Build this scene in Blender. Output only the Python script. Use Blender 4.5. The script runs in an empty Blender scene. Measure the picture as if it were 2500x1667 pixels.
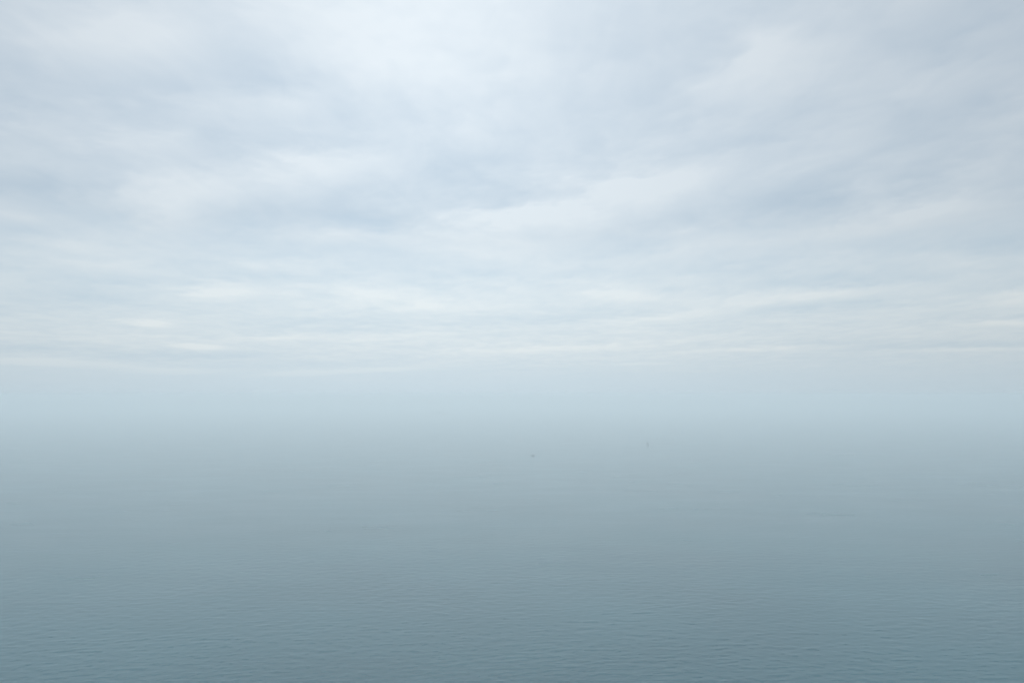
# Hazy, overcast sea seen from a headland: layered cloud, pale haze, a ship, boats and a buoy far out.
import bpy, bmesh, math, random
import numpy as np

random.seed(7)
rng = np.random.default_rng(11)
scene = bpy.context.scene
COL = scene.collection

# ------------------------------------------------------------------ camera
CAM_H = 120.0                       # metres above the sea
FPX, CX, CY = 1962.0, 1250.0, 833.5   # lens of the photograph, in its own pixels
HORIZON = 965.0
PITCH = math.atan((HORIZON - CY) / FPX)
cam = bpy.data.cameras.new("camera")
cam.sensor_width = 36.0
cam.lens = 36.0 * FPX / 2500.0
cam.clip_start = 0.5
cam.clip_end = 250000.0
cam_ob = bpy.data.objects.new("camera", cam)
cam_ob.location = (0, 0, CAM_H)
cam_ob.rotation_euler = (math.radians(90) + PITCH, 0, 0)
COL.objects.link(cam_ob)
scene.camera = cam_ob

# ------------------------------------------------------------------ daylight
SUN_EL, SUN_AZ = math.radians(56.0), math.radians(-6.0)     # azimuth from +Y towards +X
world = bpy.data.worlds.new("World")
scene.world = world
world.use_nodes = True
wn = world.node_tree.nodes
bg = wn["Background"]
sky_tex = wn.new("ShaderNodeTexSky")
sky_tex.sky_type = 'NISHITA'
sky_tex.sun_disc = False
sky_tex.sun_elevation = SUN_EL
sky_tex.sun_rotation = SUN_AZ
world.node_tree.links.new(sky_tex.outputs[0], bg.inputs["Color"])
bg.inputs["Strength"].default_value = 0.05

sun = bpy.data.lights.new("sun", 'SUN')
sun.energy = 5.0          # most of it is held back by the cloud layer
sun.angle = math.radians(32)
sun.color = (1.0, 0.98, 0.95)
sun_ob = bpy.data.objects.new("sun", sun)
sun_ob.rotation_euler = (math.radians(90) - SUN_EL, 0, math.pi - SUN_AZ)
COL.objects.link(sun_ob)

vs = scene.view_settings
vs.view_transform = 'Standard'
vs.look = 'None'
vs.exposure = 0.0
vs.gamma = 1.0
vs.use_curve_mapping = False
scene.render.engine = 'CYCLES'
scene.cycles.volume_bounces = 10
scene.cycles.use_adaptive_sampling = False
scene.cycles.use_denoising = True

# ------------------------------------------------------------------ helpers
def link(ob, parent=None):
    COL.objects.link(ob)
    if parent is not None:
        ob.parent = parent
    return ob

def tag(o, label=None, cat=None, group=None, kind=None):
    if label: o["label"] = label
    if cat: o["category"] = cat
    if group: o["group"] = group
    if kind: o["kind"] = kind
    return o

def s2l(r, g, b):
    f = lambda c: (c / 255 / 12.92) if c <= 10 else ((c / 255 + 0.055) / 1.055) ** 2.4
    return (f(r), f(g), f(b), 1.0)

def sea_point(px, py):
    """A pixel of the photograph (2500 wide) as a point on the sea."""
    x, y, z = (px - CX) / FPX, 1.0, (CY - py) / FPX
    c, s = math.cos(PITCH), math.sin(PITCH)
    d = (x, y * c - z * s, y * s + z * c)
    t = -CAM_H / d[2]
    return d[0] * t, d[1] * t

def grid_mesh(name, verts, nr, nc):
    """Mesh of an nr x nc lattice of vertices, smooth shaded."""
    i = np.arange(nr - 1)[:, None] * nc + np.arange(nc - 1)[None, :]
    q = np.stack([i, i + 1, i + 1 + nc, i + nc], -1).reshape(-1, 4).astype(np.int32)
    me = bpy.data.meshes.new(name)
    me.vertices.add(len(verts))
    me.vertices.foreach_set("co", verts.astype(np.float32).ravel())
    me.loops.add(q.size)
    me.loops.foreach_set("vertex_index", q.ravel())
    me.polygons.add(len(q))
    me.polygons.foreach_set("loop_start", np.arange(0, q.size, 4, dtype=np.int32))
    me.polygons.foreach_set("use_smooth", np.ones(len(q), dtype=bool))
    me.update(calc_edges=True)
    return me

def add_attr(me, name, values):
    a = me.attributes.new(name, 'FLOAT', 'POINT')
    a.data.foreach_set("value", values.astype(np.float32).ravel())

_LAT = rng.random((256, 256)).astype(np.float32)
def vnoise(x, y):
    """Smooth value noise in about -1..1."""
    xi, yi = np.floor(x).astype(int), np.floor(y).astype(int)
    fx, fy = x - xi, y - yi
    fx = fx ** 3 * (fx * (fx * 6 - 15) + 10)
    fy = fy ** 3 * (fy * (fy * 6 - 15) + 10)
    L = lambda a, b: _LAT[a & 255, b & 255]
    v = (L(xi, yi) * (1 - fx) + L(xi + 1, yi) * fx) * (1 - fy) + (L(xi, yi + 1) * (1 - fx) + L(xi + 1, yi + 1) * fx) * fy
    return v * 2 - 1

def fbm(x, y, octaves=5, gain=0.5):
    out, a, tot = 0, 1.0, 0
    for k in range(octaves):
        c, s = math.cos(0.6 * k), math.sin(0.6 * k)
        out = out + a * vnoise((x * c - y * s) * 2 ** k + 17.3 * k, (x * s + y * c) * 2 ** k + 5.1 * k)
        tot += a
        a *= gain
    return out / tot

class NT:
    """Small helper for building node trees."""
    def __init__(self, name):
        self.mat = bpy.data.materials.new(name)
        self.mat.use_nodes = True
        self.t = self.mat.node_tree
        self.t.nodes.clear()
        self.out = self.t.nodes.new("ShaderNodeOutputMaterial")
    def n(self, kind, **kw):
        nd = self.t.nodes.new(kind)
        for k, v in kw.items():
            setattr(nd, k, v)
        return nd
    def l(self, a, b):
        self.t.links.new(a, b)
    def put(self, sock, v):
        if hasattr(v, "is_output"): self.l(v, sock)
        else: sock.default_value = v
    def math(self, op, a, b=0.0, c=0.0, clamp=False):
        nd = self.n("ShaderNodeMath", operation=op, use_clamp=clamp)
        for s, v in zip(nd.inputs, (a, b, c)): self.put(s, v)
        return nd.outputs[0]
    def vmath(self, op, a, b=None):
        nd = self.n("ShaderNodeVectorMath", operation=op)
        self.put(nd.inputs[0], a)
        if b is not None: self.put(nd.inputs[1], b)
        return nd
    def ramp(self, v, lo, hi, to0=0.0, to1=1.0, smooth=True):
        nd = self.n("ShaderNodeMapRange", interpolation_type='SMOOTHSTEP' if smooth else 'LINEAR')
        for s, x in zip(nd.inputs, (v, lo, hi, to0, to1)): self.put(s, x)
        return nd.outputs[0]
    def mix(self, f, a, b, blend='MIX'):
        nd = self.n("ShaderNodeMix", data_type='RGBA', blend_type=blend)
        self.put(nd.inputs[0], f); self.put(nd.inputs[6], a); self.put(nd.inputs[7], b)
        return nd.outputs[2]
    def noise(self, vec, scale, detail=4, rough=0.55, dist=0.0):
        nd = self.n("ShaderNodeTexNoise")
        self.l(vec, nd.inputs["Vector"])
        nd.inputs["Scale"].default_value = scale
        nd.inputs["Detail"].default_value = detail
        nd.inputs["Roughness"].default_value = rough
        nd.inputs["Distortion"].default_value = dist
        return nd.outputs[0]

# ------------------------------------------------------------------ sky: a dome of layered cloud
SKY_R = 95000.0
# cloud banks seen in the layer: x, y, half width, half height, tilt (up to the right), thickness; 2352-pixel units
BANKS = [
 (850,20,330,100,0,.50),(930,150,170,70,0,.40),(320,60,190,85,-5,.62),(110,110,110,80,0,.10),
 (520,235,110,35,5,.32),(640,235,70,40,15,.35),(240,335,170,38,-5,.40),(360,330,80,25,0,.15),
 (720,385,150,35,8,.38),(430,432,150,42,0,.42),(390,492,65,30,0,.30),(1180,250,150,110,0,.28),
 (1700,140,150,55,18,.42),(1420,425,160,45,3,.50),(1560,400,130,38,8,.32),(1230,492,190,35,4,.60),
 (1150,560,200,40,0,.28),(2120,490,190,28,8,.55),(2010,435,60,16,8,.35),(2250,380,70,40,10,.30),
 (1640,540,130,22,4,.30),(1900,535,200,20,6,.20),(800,527,130,18,0,.38),(500,670,80,14,0,.42),
 (870,675,95,17,0,.30),(345,742,50,7,-3,.38),(445,794,55,6,-2,.42),(1440,672,95,15,-3,.35),
 (1850,675,190,12,4,.34),(1580,716,150,13,5,.30),(2330,682,70,15,2,.35),(2330,742,70,6,0,.30),
 (230,605,110,15,-3,.25),(40,495,70,12,-6,.35),(160,560,90,22,-4,.25),(90,828,130,8,-2,.45),(400,850,95,6,0,.45),(700,855,95,5,2,.50),
 (880,846,80,4,1,.45),(1050,881,12,3,30,.25),(270,838,70,6,-3,.3),(1460,833,70,4,1,.22),(640,775,120,7,2,.2),
 (1000,765,200,7,3,.12),(1250,800,220,6,2,.2),(1750,800,200,5,2,.2),(2200,800,180,4,1,.22),(700,600,120,14,0,.25),(1000,700,130,12,2,.2),
 (530,130,120,90,-30,-.50),(440,195,260,38,0,-.28),(30,250,95,38,0,-.50),(230,245,130,38,0,-.22),
 (485,350,70,60,-10,-.34),(100,425,140,24,-2,-.55),(220,490,115,20,-3,-.50),(30,535,70,20,0,-.55),
 (560,497,70,20,0,-.25),(1100,370,160,42,0,-.52),(1220,428,95,25,0,-.38),(790,488,180,22,-5,-.50),
 (870,503,70,14,-5,-.25),(1560,60,130,75,0,-.32),(1500,215,75,60,0,-.32),(1640,250,210,55,4,-.32),
 (1770,300,210,38,6,-.25),(2120,105,140,45,9,-.55),(2280,215,90,28,6,-.40),(2130,300,130,42,15,-.50),
 (2230,345,90,28,15,-.32),(1860,462,180,50,8,-.62),(2110,392,85,24,20,-.40),(1450,560,160,18,5,-.42),
 (2300,550,130,24,5,-.50),(1080,622,130,14,0,-.24),(1350,620,120,14,4,-.24),(90,600,130,14,0,-.30),
 (130,690,190,24,0,-.34),(300,640,200,14,0,-.24),(430,815,210,11,0,-.32),(100,800,160,11,0,-.28),
 (600,625,160,16,0,-.24),(1900,640,240,12,4,-.34),(1700,605,160,14,5,-.36),(1850,702,240,11,4,-.30),
 (1250,730,200,10,3,-.22),(2150,790,280,10,1,-.22),(700,740,200,14,0,-.2),(1950,160,300,110,6,.34),(2120,330,240,110,8,.20),(1620,300,210,90,4,.26),(640,835,200,7,2,-.22),
]

def build_sky():
    D = math.radians
    az = np.concatenate([np.linspace(-180, -48, 45)[:-1], np.linspace(-48, 48, 385), np.linspace(48, 180, 45)[1:]])
    el = np.concatenate([np.linspace(-4, 0, 9)[:-1], np.linspace(0, 6, 76)[:-1], np.linspace(6, 32, 150)[:-1], np.linspace(32, 90, 40)])
    AZ, EL = np.meshgrid(np.radians(az), np.radians(el))
    dx, dy, dz = np.cos(EL) * np.sin(AZ), np.cos(EL) * np.cos(AZ), np.sin(EL)
    verts = np.stack([dx, dy, dz], -1).reshape(-1, 3) * SKY_R
    me = grid_mesh("sky", verts, len(el), len(az))

    # cloud thickness: drifting layer seen flat from below ...
    h = np.maximum(dz, 0) + 0.035
    u, v = dx / h, dy / h
    a = math.radians(8)
    ur, vr = u * math.cos(a) + v * math.sin(a), -u * math.sin(a) + v * math.cos(a)
    wx = fbm(u * 0.6 + 3, v * 0.45 + 9, 3)
    wy = fbm(u * 0.6 + 41, v * 0.45 + 23, 3)
    broad = fbm(ur * 0.9 + wx * 0.8, vr * 0.8 + wy * 0.8, 6, 0.6)
    fine = fbm(ur * 4.0 + wx * 1.6 + 60, vr * 3.6 + wy * 1.6, 4, 0.65)
    curl = fbm(ur * 9.0 + fine * 1.5 + 7, vr * 8.0 + broad * 2 + 31, 3, 0.6)
    t = 0.56 + 0.20 * broad + 0.20 * fine + 0.10 * curl
    # ... and the banks and gaps that stand in it
    c, s = math.cos(PITCH), math.sin(PITCH)
    fwd = np.where(dy * c + dz * s > 0.05, dy * c + dz * s, np.nan)
    k = 2352.0 / 2500.0
    X = (CX + FPX * dx / fwd) * k
    Y = (CY - FPX * (dz * c - dy * s) / fwd) * k
    lift = np.clip((938 - Y) / 900, 0.02, 1.2)          # banks lower down are farther and flatter
    Xw = X + (55 * wx + 60 * fine + 20 * curl) * lift ** 0.5
    Yw = Y + (38 * wy + 30 * broad + 26 * curl) * lift ** 1.3
    b = np.zeros_like(t)
    for (bx, by, rx, ry, tilt, amp) in BANKS:
        ct, st = math.cos(D(tilt)), math.sin(D(tilt))
        px, py = Xw - bx, Yw - by
        p, q = px * ct - py * st, px * st + py * ct
        d2 = (p / rx) ** 2 + (q / ry) ** 2
        b += ((1.15 if by < 340 else 1.4) * amp if amp > 0 else (0.6 if by < 340 else 0.8) * amp) * np.nan_to_num(np.exp(-0.9 * d2))
    t = np.clip(t + (0.62 + 1.1 * np.clip(1 - lift * 2.2, 0, 1)) * b, -0.1, 1.25)
    add_attr(me, "thickness", t)

    m = NT("cloudy_sky")
    geo = m.n("ShaderNodeNewGeometry")
    d = m.vmath('NORMALIZE', geo.outputs["Position"]).outputs[0]
    sep = m.n("ShaderNodeSeparateXYZ"); m.l(d, sep.inputs[0])
    att = m.n("ShaderNodeAttribute", attribute_name="thickness")
    # fine wisps of the same layer
    hz = m.math('ADD', m.math('MAXIMUM', sep.outputs[2], 0.0), 0.04)
    com = m.n("ShaderNodeCombineXYZ")
    m.l(m.math('DIVIDE', sep.outputs[0], hz), com.inputs[0])
    m.l(m.math('MULTIPLY', m.math('DIVIDE', sep.outputs[1], hz), 0.45), com.inputs[1])
    wisps = m.noise(com.outputs[0], 5.0, 7, 0.62, 0.8)
    th = m.math('ADD', att.outputs["Fac"], m.math('MULTIPLY', m.math('SUBTRACT', wisps, 0.5), 0.44), clamp=True)
    # haze that swallows the lowest cloud
    low = m.noise(com.outputs[0], 0.5, 4, 0.6)
    veil = m.ramp(m.math('ADD', sep.outputs[2], m.math('MULTIPLY', m.math('SUBTRACT', low, 0.5), 0.03)), math.sin(D(0.3)), math.sin(D(3.8)))
    # brightness of the layer around the hidden sun
    sd = (math.cos(D(25)) * math.sin(D(-6)), math.cos(D(25)) * math.cos(D(-6)), math.sin(D(25)))
    dot = m.vmath('DOT_PRODUCT', d, sd).outputs["Value"]
    ang = m.math('ARCCOSINE', dot)
    glow = m.math('EXPONENT', m.math('MULTIPLY', m.math('POWER', m.math('DIVIDE', ang, D(31)), 2.0), -1.0))
    glow2 = m.math('EXPONENT', m.math('MULTIPLY', m.math('POWER', m.math('DIVIDE', ang, D(11)), 2.0), -1.0))
    level = m.math('ADD', m.math('ADD', SKY_BASE, m.math('MULTIPLY', glow, SKY_GLOW)), m.math('MULTIPLY', glow2, 0.08))
    # an overcast layer is brighter towards the zenith
    high = m.ramp(sep.outputs[2], math.sin(D(24)), 1.0, 0.0, SKY_ZENITH)
    level = m.math('ADD', level, high)
    level = m.math('MULTIPLY', level, m.ramp(sep.outputs[2], 0.02, 0.21, 0.80, 1.0))
    cloud = m.mix(th, s2l(*SKY_THIN), s2l(*SKY_THICK))
    hue = m.mix(veil, s2l(*SKY_VEIL), cloud)
    em = m.n("ShaderNodeEmission")
    m.l(hue, em.inputs["Color"]); m.l(level, em.inputs["Strength"])
    tr = m.n("ShaderNodeBsdfTransparent")
    mx = m.n("ShaderNodeMixShader")
    m.l(m.math('MAXIMUM', m.ramp(th, 0.0, 1.0, 0.52, 0.62, smooth=False), m.ramp(sep.outputs[2], 0.02, 0.26, 0.95, 0.52)), mx.inputs[0])      # thin cloud lets some blue through
    m.l(tr.outputs[0], mx.inputs[1]); m.l(em.outputs[0], mx.inputs[2])
    m.l(mx.outputs[0], m.out.inputs["Surface"])
    m.mat.cycles.emission_sampling = 'NONE'
    me.materials.append(m.mat)
    return tag(link(bpy.data.objects.new("sky", me)), "overcast sky of soft white and blue grey cloud bands", kind="structure")

SKY_BASE, SKY_GLOW, SKY_ZENITH = 0.93, 0.43, 1.15
SKY_THIN, SKY_THICK, SKY_VEIL = (200, 219, 232), (235, 243, 246), (210, 228, 239)
build_sky()

# ------------------------------------------------------------------ sea
def build_sea():
    fine = np.linspace(-47, 47, 1090)
    side = 47 + (180 - 47) * np.linspace(0, 1, 50) ** 1.7
    az = np.radians(np.concatenate([-side[::-1][:-1], fine, side[1:]]))
    # rings close together near by, wider apart with distance
    inv = np.linspace(1 / 300.0, 1 / 3900.0, 840)
    r = np.concatenate([[1, 30, 60, 80, 95, 106, 114, 120], np.geomspace(122, 299.6, 250), 1 / inv, np.geomspace(3900, 59000, 90)[1:]])
    R, A = np.meshgrid(r, az, indexing="ij")
    x, y = (R * np.sin(A)), (R * np.cos(A))
    dr = np.gradient(r)[:, None] * np.ones_like(A)
    dt = R * np.gradient(az)[None, :]
    rx, ry = np.sin(A), np.cos(A)
    z = np.zeros_like(x)
    lost = np.zeros_like(x)
    N = 130
    lam = np.exp(rng.uniform(math.log(1.0), math.log(14.0), N))
    th = np.radians(112 + rng.normal(0, 34, N))
    cross = rng.random(N) < 0.25
    th = np.where(cross, np.radians(70 + rng.normal(0, 30, N)), th)
    share = (lam / 4.0) ** -0.55 * np.where(lam > 7, 0.45, 1.0)
    share /= share.sum()
    for i in range(N):
        k = 2 * math.pi / lam[i]
        kx, ky = k * math.cos(th[i]), k * math.sin(th[i])
        slope = math.sqrt(2 * SEA_MSS * share[i])
        kd2 = ((kx * rx + ky * ry) * dr) ** 2 + ((kx * ry - ky * rx) * dt) ** 2
        w = np.exp(-0.5 * kd2 / 1.3 ** 2)
        z += (slope / k) * w * np.sin(kx * x + ky * y + rng.uniform(0, 6.28))
        lost += SEA_MSS * share[i] * (1 - w * w)
    me = grid_mesh("sea", np.stack([x, y, z], -1).reshape(-1, 3), len(r), len(az))
    me.flip_normals()
    add_attr(me, "ripple", np.sqrt(np.sqrt(0.35 * lost + 0.0007)))

    m = NT("sea_water")
    geo = m.n("ShaderNodeNewGeometry")
    pos = geo.outputs["Position"]
    att = m.n("ShaderNodeAttribute", attribute_name="ripple")
    mp = m.n("ShaderNodeMapping")
    mp.inputs["Rotation"].default_value = (0, 0, math.radians(-20))
    mp.inputs["Scale"].default_value = (0.35, 1.0, 1.0)
    m.l(pos, mp.inputs["Vector"])
    gust = m.noise(mp.outputs[0], 1 / 38.0, 6, 0.65)          # wind patches and slicks
    ripple = m.noise(mp.outputs[0], 1 / 1.7, 3, 0.6)
    murk = m.noise(pos, 1 / 160.0, 3, 0.5)
    rough = m.math('MULTIPLY', att.outputs["Fac"], m.ramp(gust, 0.3, 0.7, 0.84, 1.16, smooth=False))
    b = m.n("ShaderNodeBsdfPrincipled")
    m.l(m.mix(m.ramp(murk, 0.3, 0.7), SEA_DEEP + (1,), SEA_PALE + (1,)), b.inputs["Base Color"])
    m.l(rough, b.inputs["Roughness"])
    b.inputs["IOR"].default_value = 1.333
    bp = m.n("ShaderNodeBump")
    bp.inputs["Strength"].default_value = 1.0
    bp.inputs["Distance"].default_value = 0.09
    m.l(ripple, bp.inputs["Height"])
    m.l(bp.outputs[0], b.inputs["Normal"])
    m.l(b.outputs[0], m.out.inputs["Surface"])
    me.materials.append(m.mat)
    return tag(link(bpy.data.objects.new("sea", me)), "calm grey green sea with fine ripples fading into haze", kind="structure")

SEA_MSS = 0.0085
SEA_DEEP, SEA_PALE = (0.0005, 0.053, 0.072), (0.002, 0.069, 0.090)
build_sea()

# ------------------------------------------------------------------ haze
def build_haze():
    me = bpy.data.meshes.new("haze")
    bm = bmesh.new()
    bmesh.ops.create_cube(bm, size=1.0)
    for v in bm.verts:
        v.co = (v.co.x * 120000, v.co.y * 120000, 124.0 if v.co.z > 0 else -2.0)
    bm.to_mesh(me); bm.free()
    m = NT("haze_air")
    pv = m.n("ShaderNodeVolumePrincipled")
    pv.inputs["Color"].default_value = HAZE_COL
    pv.inputs["Density"].default_value = HAZE_DENSITY
    pv.inputs["Anisotropy"].default_value = 0.5
    m.l(pv.outputs[0], m.out.inputs["Volume"])
    me.materials.append(m.mat)
    return tag(link(bpy.data.objects.new("haze", me)), "pale even sea haze hiding the horizon", kind="stuff")

HAZE_DENSITY = 0.0006
HAZE_COL = (0.905, 0.977, 1.0, 1.0)
build_haze()

# ------------------------------------------------------------------ vessels
def paint(name, rgb, rough=0.5, var=0.25, scale=0.6):
    m = NT(name)
    tc = m.n("ShaderNodeTexCoord")
    nz = m.noise(tc.outputs["Object"], scale, 5, 0.6)
    b = m.n("ShaderNodeBsdfPrincipled")
    lo = tuple(c * (1 - var) for c in rgb) + (1,)
    m.l(m.mix(nz, lo, tuple(rgb) + (1,)), b.inputs["Base Color"])
    b.inputs["Roughness"].default_value = rough
    m.l(b.outputs[0], m.out.inputs["Surface"])
    return m.mat

DARK = paint("dark_hull_paint", (0.03, 0.035, 0.04))
SHIP = paint("ship_hull_paint", (0.018, 0.018, 0.022), scale=0.05)
RUST = paint("red_lead_paint", (0.12, 0.035, 0.025))
GREY = paint("grey_paint", (0.16, 0.17, 0.18))
PALE = paint("pale_paint", (0.55, 0.56, 0.55))
STEEL = paint("steel_paint", (0.10, 0.11, 0.12))
GLASS = paint("dark_glass", (0.015, 0.02, 0.025), 0.1)
SAIL = paint("weathered_sailcloth", (0.07, 0.075, 0.08), 0.8)
BOXES = [paint("container_paint_%s" % n, c, scale=0.1) for n, c in
         (("blue", (0.03, 0.05, 0.09)), ("brown", (0.09, 0.04, 0.03)), ("green", (0.03, 0.06, 0.05)), ("grey", (0.1, 0.1, 0.1)))]

def mesh_ob(name, bm, mat, parent, smooth=False):
    bmesh.ops.recalc_face_normals(bm, faces=bm.faces)
    me = bpy.data.meshes.new(name)
    bm.to_mesh(me); bm.free()
    if smooth:
        me.polygons.foreach_set("use_smooth", [True] * len(me.polygons))
    me.materials.append(mat)
    return link(bpy.data.objects.new(name, me), parent)

def box(bm, x0, x1, y0, y1, z0, z1, taper=0.0):
    vs_ = []
    for z, q in ((z0, 0), (z1, taper)):
        vs_.append([bm.verts.new(p) for p in ((x0 + q, y0 + q, z), (x1 - q, y0 + q, z), (x1 - q, y1 - q, z), (x0 + q, y1 - q, z))])
    a, b = vs_
    bm.faces.new(a[::-1]); bm.faces.new(b)
    for i in range(4):
        bm.faces.new((a[i], a[(i + 1) % 4], b[(i + 1) % 4], b[i]))

def tube(bm, p0, p1, r0, r1, n=8):
    from mathutils import Vector
    p0, p1 = Vector(p0), Vector(p1)
    q = (p1 - p0).to_track_quat('Z', 'Y')
    rings = []
    for p, r in ((p0, r0), (p1, r1)):
        rings.append([bm.verts.new(p + q @ Vector((r * math.cos(2 * math.pi * i / n), r * math.sin(2 * math.pi * i / n), 0))) for i in range(n)])
    for i in range(n):
        bm.faces.new((rings[0][i], rings[0][(i + 1) % n], rings[1][(i + 1) % n], rings[1][i]))
    bm.faces.new(rings[0][::-1]); bm.faces.new(rings[1])

def hull(L, B, D, draft, sheer, stern=0.75, bow_rake=0.06, n=14):
    """Boat hull along X, bow towards +X, sections with flare, closed by a deck."""
    bm = bmesh.new()
    rows = []
    for i in range(n + 1):
        t = i / n
        w = (stern + (1 - stern) * min(1, t / 0.35)) if t < 0.5 else max(0.02, 1 - ((t - 0.5) / 0.5) ** 2.4)
        top = D + sheer * (t - 0.4) ** 2 * 2
        row = []
        for (fy, fz) in ((1, 1), (0.96, 0.5), (0.8, 0.0), (0.35, -0.9), (0, -1)):
            z = fz * top if fz > 0 else fz * draft
            x = (t - 0.5) * L + (bow_rake * L * (z / D) * max(0, (t - 0.6) / 0.4) if D else 0)
            row.append((x, fy * w * B / 2, z))
        full = row + [(x, -y_, z) for (x, y_, z) in row[-2::-1]]
        rows.append([bm.verts.new(p) for p in full])
    m_ = len(rows[0])
    for a, b in zip(rows, rows[1:]):
        for j in range(m_ - 1):
            bm.faces.new((a[j], b[j], b[j + 1], a[j + 1]))
        bm.faces.new((a[m_ - 1], b[m_ - 1], b[0], a[0]))
    bm.faces.new(rows[0]); bm.faces.new(rows[-1][::-1])
    return bm

def empty(name, px, py, heading, label, cat, scale=1.0, group=None):
    o = bpy.data.objects.new(name, None)
    o.empty_display_size = 2.0
    x, y = sea_point(px, py)
    o.location = (x, y, 0)
    o.rotation_euler = (0, 0, math.radians(heading))
    o.scale = (scale,) * 3
    link(o)
    return tag(o, label, cat, group)

def cargo_ship():
    t = empty("cargo_ship", 1075.0, 1009.6, -4, "long low cargo ship, a faint grey streak on the hazy horizon", "ship", 0.45)
    L = 285.0
    mesh_ob("hull", hull(L, 40, 11, 9, 9, 0.9, 0.05, 24), SHIP, t)
    bm = bmesh.new(); box(bm, -118, -104, -17, 17, 11, 22); box(bm, -117, -106, -20, 20, 22, 25.5); mesh_ob("bridge", bm, GREY, t)
    b = t.children[-1]
    bm = bmesh.new(); box(bm, -105.9, -105.6, -18, 18, 23.2, 24.8); mesh_ob("window_band", bm, GLASS, b)
    bm = bmesh.new(); box(bm, -132, -123, -5, 5, 11, 25, 1.0); mesh_ob("funnel", bm, RUST, t)
    bm = bmesh.new(); tube(bm, (-112, 0, 25.5), (-112, 0, 31), 0.5, 0.3); tube(bm, (-112, -3, 29), (-112, 3, 29), 0.25, 0.25); mesh_ob("mast", bm, STEEL, t)
    bm = bmesh.new(); tube(bm, (128, 0, 12), (128, 0, 21), 0.5, 0.3); mesh_ob("foremast", bm, STEEL, t)
    x, i = -98.0, 0
    while x < 108:
        tiers = 6 if x < 45 else (4 if x < 80 else 2)
        tiers += (0, 1, 0, 0, 1)[i % 5] if x < 30 else 0
        bm = bmesh.new()
        for row in range(-6, 6):
            hgt = tiers - (1 if (row * 7 + i * 3) % 5 == 0 and tiers > 1 else 0)
            for k in range(hgt):
                box(bm, x, x + 12.2, row * 2.7, row * 2.7 + 2.5, 11.6 + k * 2.75, 11.6 + k * 2.75 + 2.6)
        mesh_ob("container_stack", bm, BOXES[i % 4], t)
        x += 14.2
        i += 1

def sailing_boat():
    t = empty("sailing_boat", 1581.3, 1087.6, 40, "small sailing boat with upright dark sail, furthest right on the water", "sailing boat", 1.2)
    mesh_ob("hull", hull(7.6, 2.5, 0.95, 0.45, 0.5), DARK, t)
    bm = bmesh.new(); box(bm, -1.2, 1.2, -0.7, 0.7, 0.95, 1.5, 0.15); mesh_ob("cabin", bm, GREY, t)
    bm = bmesh.new(); tube(bm, (0.7, 0, 0.9), (0.7, 0, 9.4), 0.07, 0.045); mesh_ob("mast", bm, STEEL, t)
    bm = bmesh.new(); tube(bm, (0.65, 0, 1.9), (-2.8, 0.7, 2.0), 0.06, 0.05); mesh_ob("boom", bm, STEEL, t)
    def sail(name, corners, belly):
        bm = bmesh.new()
        (ax, ay, az_), (bx, by, bz), (cx, cy, cz) = corners          # tack, clew, head
        n = 8
        grid = []
        for i in range(n + 1):
            u = i / n
            row = []
            for j in range(n + 1):
                v = j / n
                roach = 0.18 * math.sin(math.pi * u) * v * abs(bx - ax)
                px = (ax + (bx - ax) * v) * (1 - u) + cx * u - (roach if bx < ax else 0)
                py = (ay + (by - ay) * v) * (1 - u) + cy * u + belly * math.sin(math.pi * u) * math.sin(math.pi * v)
                pz = (az_ + (bz - az_) * v) * (1 - u) + cz * u
                row.append(bm.verts.new((px, py, pz)))
            grid.append(row)
        for i in range(n):
            for j in range(n):
                bm.faces.new((grid[i][j], grid[i][j + 1], grid[i + 1][j + 1], grid[i + 1][j]))
        bmesh.ops.remove_doubles(bm, verts=bm.verts, dist=1e-4)
        bmesh.ops.solidify(bm, geom=list(bm.faces), thickness=0.015)
        mesh_ob(name, bm, SAIL, t, True)
    sail("mainsail", ((0.6, 0, 2.05), (-2.75, 0.7, 2.1), (0.62, 0, 9.2)), 0.35)
    sail("jib", ((3.7, 0, 1.25), (0.9, 0.6, 1.7), (0.78, 0, 7.9)), 0.3)
    bm = bmesh.new(); box(bm, -3.95, -3.75, -0.04, 0.04, -0.4, 0.9); mesh_ob("rudder", bm, DARK, t)

def motor_boat():
    t = empty("motor_boat", 1300.6, 1112.6, 176, "small dark motorboat with wheelhouse, alone near the middle of the sea", "motorboat", 1.45)
    mesh_ob("hull", hull(5.4, 2.1, 0.9, 0.35, 0.7), DARK, t)
    bm = bmesh.new(); box(bm, -1.5, 0.2, -0.75, 0.75, 0.85, 2.55, 0.12); mesh_ob("wheelhouse", bm, DARK, t)
    w = t.children[-1]
    bm = bmesh.new(); box(bm, 0.08, 0.13, -0.55, 0.55, 1.7, 2.3); mesh_ob("windscreen", bm, GLASS, w)
    bm = bmesh.new(); box(bm, -1.6, 0.35, -0.85, 0.85, 2.56, 2.66); mesh_ob("roof", bm, PALE, w)
    bm = bmesh.new(); tube(bm, (-0.8, 0, 2.66), (-0.8, 0, 4.0), 0.05, 0.03); mesh_ob("mast", bm, STEEL, t)
    bm = bmesh.new(); box(bm, -3.05, -2.65, -0.2, 0.2, 0.35, 1.25, 0.05); box(bm, -2.95, -2.75, -0.07, 0.07, -0.4, 0.35); mesh_ob("outboard_motor", bm, DARK, t)

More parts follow.
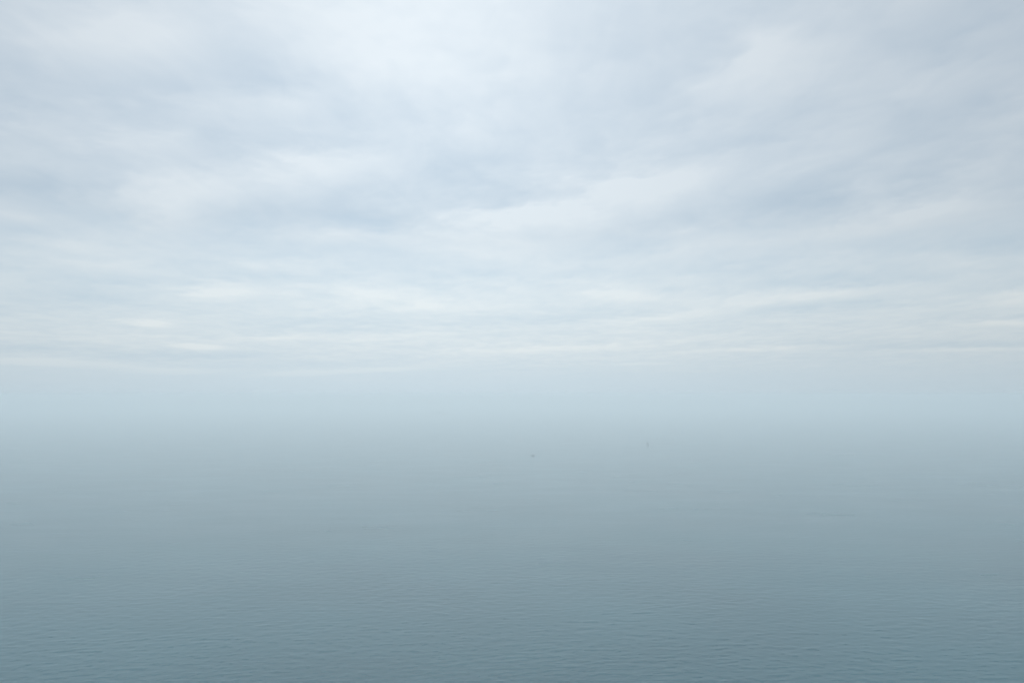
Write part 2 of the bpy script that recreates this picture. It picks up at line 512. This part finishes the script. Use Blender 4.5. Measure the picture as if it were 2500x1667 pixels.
def fishing_boat():
    t = empty("fishing_boat", 107.4, 1019.4, 30, "faint fishing boat lost in the haze at the far left", "fishing boat", 0.75)
    mesh_ob("hull", hull(17, 5.2, 2.2, 1.2, 1.8), DARK, t)
    bm = bmesh.new(); box(bm, -4.5, 0.5, -1.9, 1.9, 2.1, 6.2, 0.3); mesh_ob("wheelhouse", bm, GREY, t)
    w = t.children[-1]
    bm = bmesh.new(); box(bm, 0.32, 0.42, -1.4, 1.4, 4.4, 5.5); mesh_ob("windscreen", bm, GLASS, w)
    bm = bmesh.new(); tube(bm, (-1.5, 0, 6.2), (-1.5, 0, 13), 0.16, 0.09); mesh_ob("mast", bm, STEEL, t)
    for s in (-1, 1):
        bm = bmesh.new(); tube(bm, (-1.5, 0.2 * s, 6.0), (-2.5, 4.2 * s, 12), 0.1, 0.07); mesh_ob("outrigger", bm, STEEL, t)
    bm = bmesh.new(); box(bm, -7.6, -7.2, -2, 2, 2, 6.4); mesh_ob("gantry", bm, STEEL, t)

def buoy():
    t = empty("buoy", 1017.0, 1151.0, 0, "tiny dark buoy nearest the viewer, left of centre", "buoy")
    bm = bmesh.new()
    prof = [(0.0, -0.5), (0.5, -0.45), (0.78, -0.15), (0.8, 0.3), (0.6, 0.5), (0.3, 0.58), (0.0, 0.6)]
    n = 16
    rings = []
    for (r_, z) in prof:
        rings.append([bm.verts.new((0, 0, z))] if r_ == 0 else [bm.verts.new((r_ * math.cos(2 * math.pi * i / n), r_ * math.sin(2 * math.pi * i / n), z)) for i in range(n)])
    for a, b in zip(rings, rings[1:]):
        for i in range(n):
            j = (i + 1) % n
            if len(a) == 1: bm.faces.new((a[0], b[j], b[i]))
            elif len(b) == 1: bm.faces.new((a[i], a[j], b[0]))
            else: bm.faces.new((a[i], a[j], b[j], b[i]))
    mesh_ob("float", bm, DARK, t, True)
    bm = bmesh.new()
    for k in range(4):
        an = math.pi / 4 + k * math.pi / 2
        tube(bm, (0.35 * math.cos(an), 0.35 * math.sin(an), 0.5), (0.12 * math.cos(an), 0.12 * math.sin(an), 1.7), 0.035, 0.03)
    mesh_ob("cage", bm, STEEL, t)
    bm = bmesh.new(); tube(bm, (0, 0, 1.68), (0, 0, 1.98), 0.16, 0.12, 12); mesh_ob("lantern", bm, DARK, t)

cargo_ship()
sailing_boat()
motor_boat()
fishing_boat()
buoy()
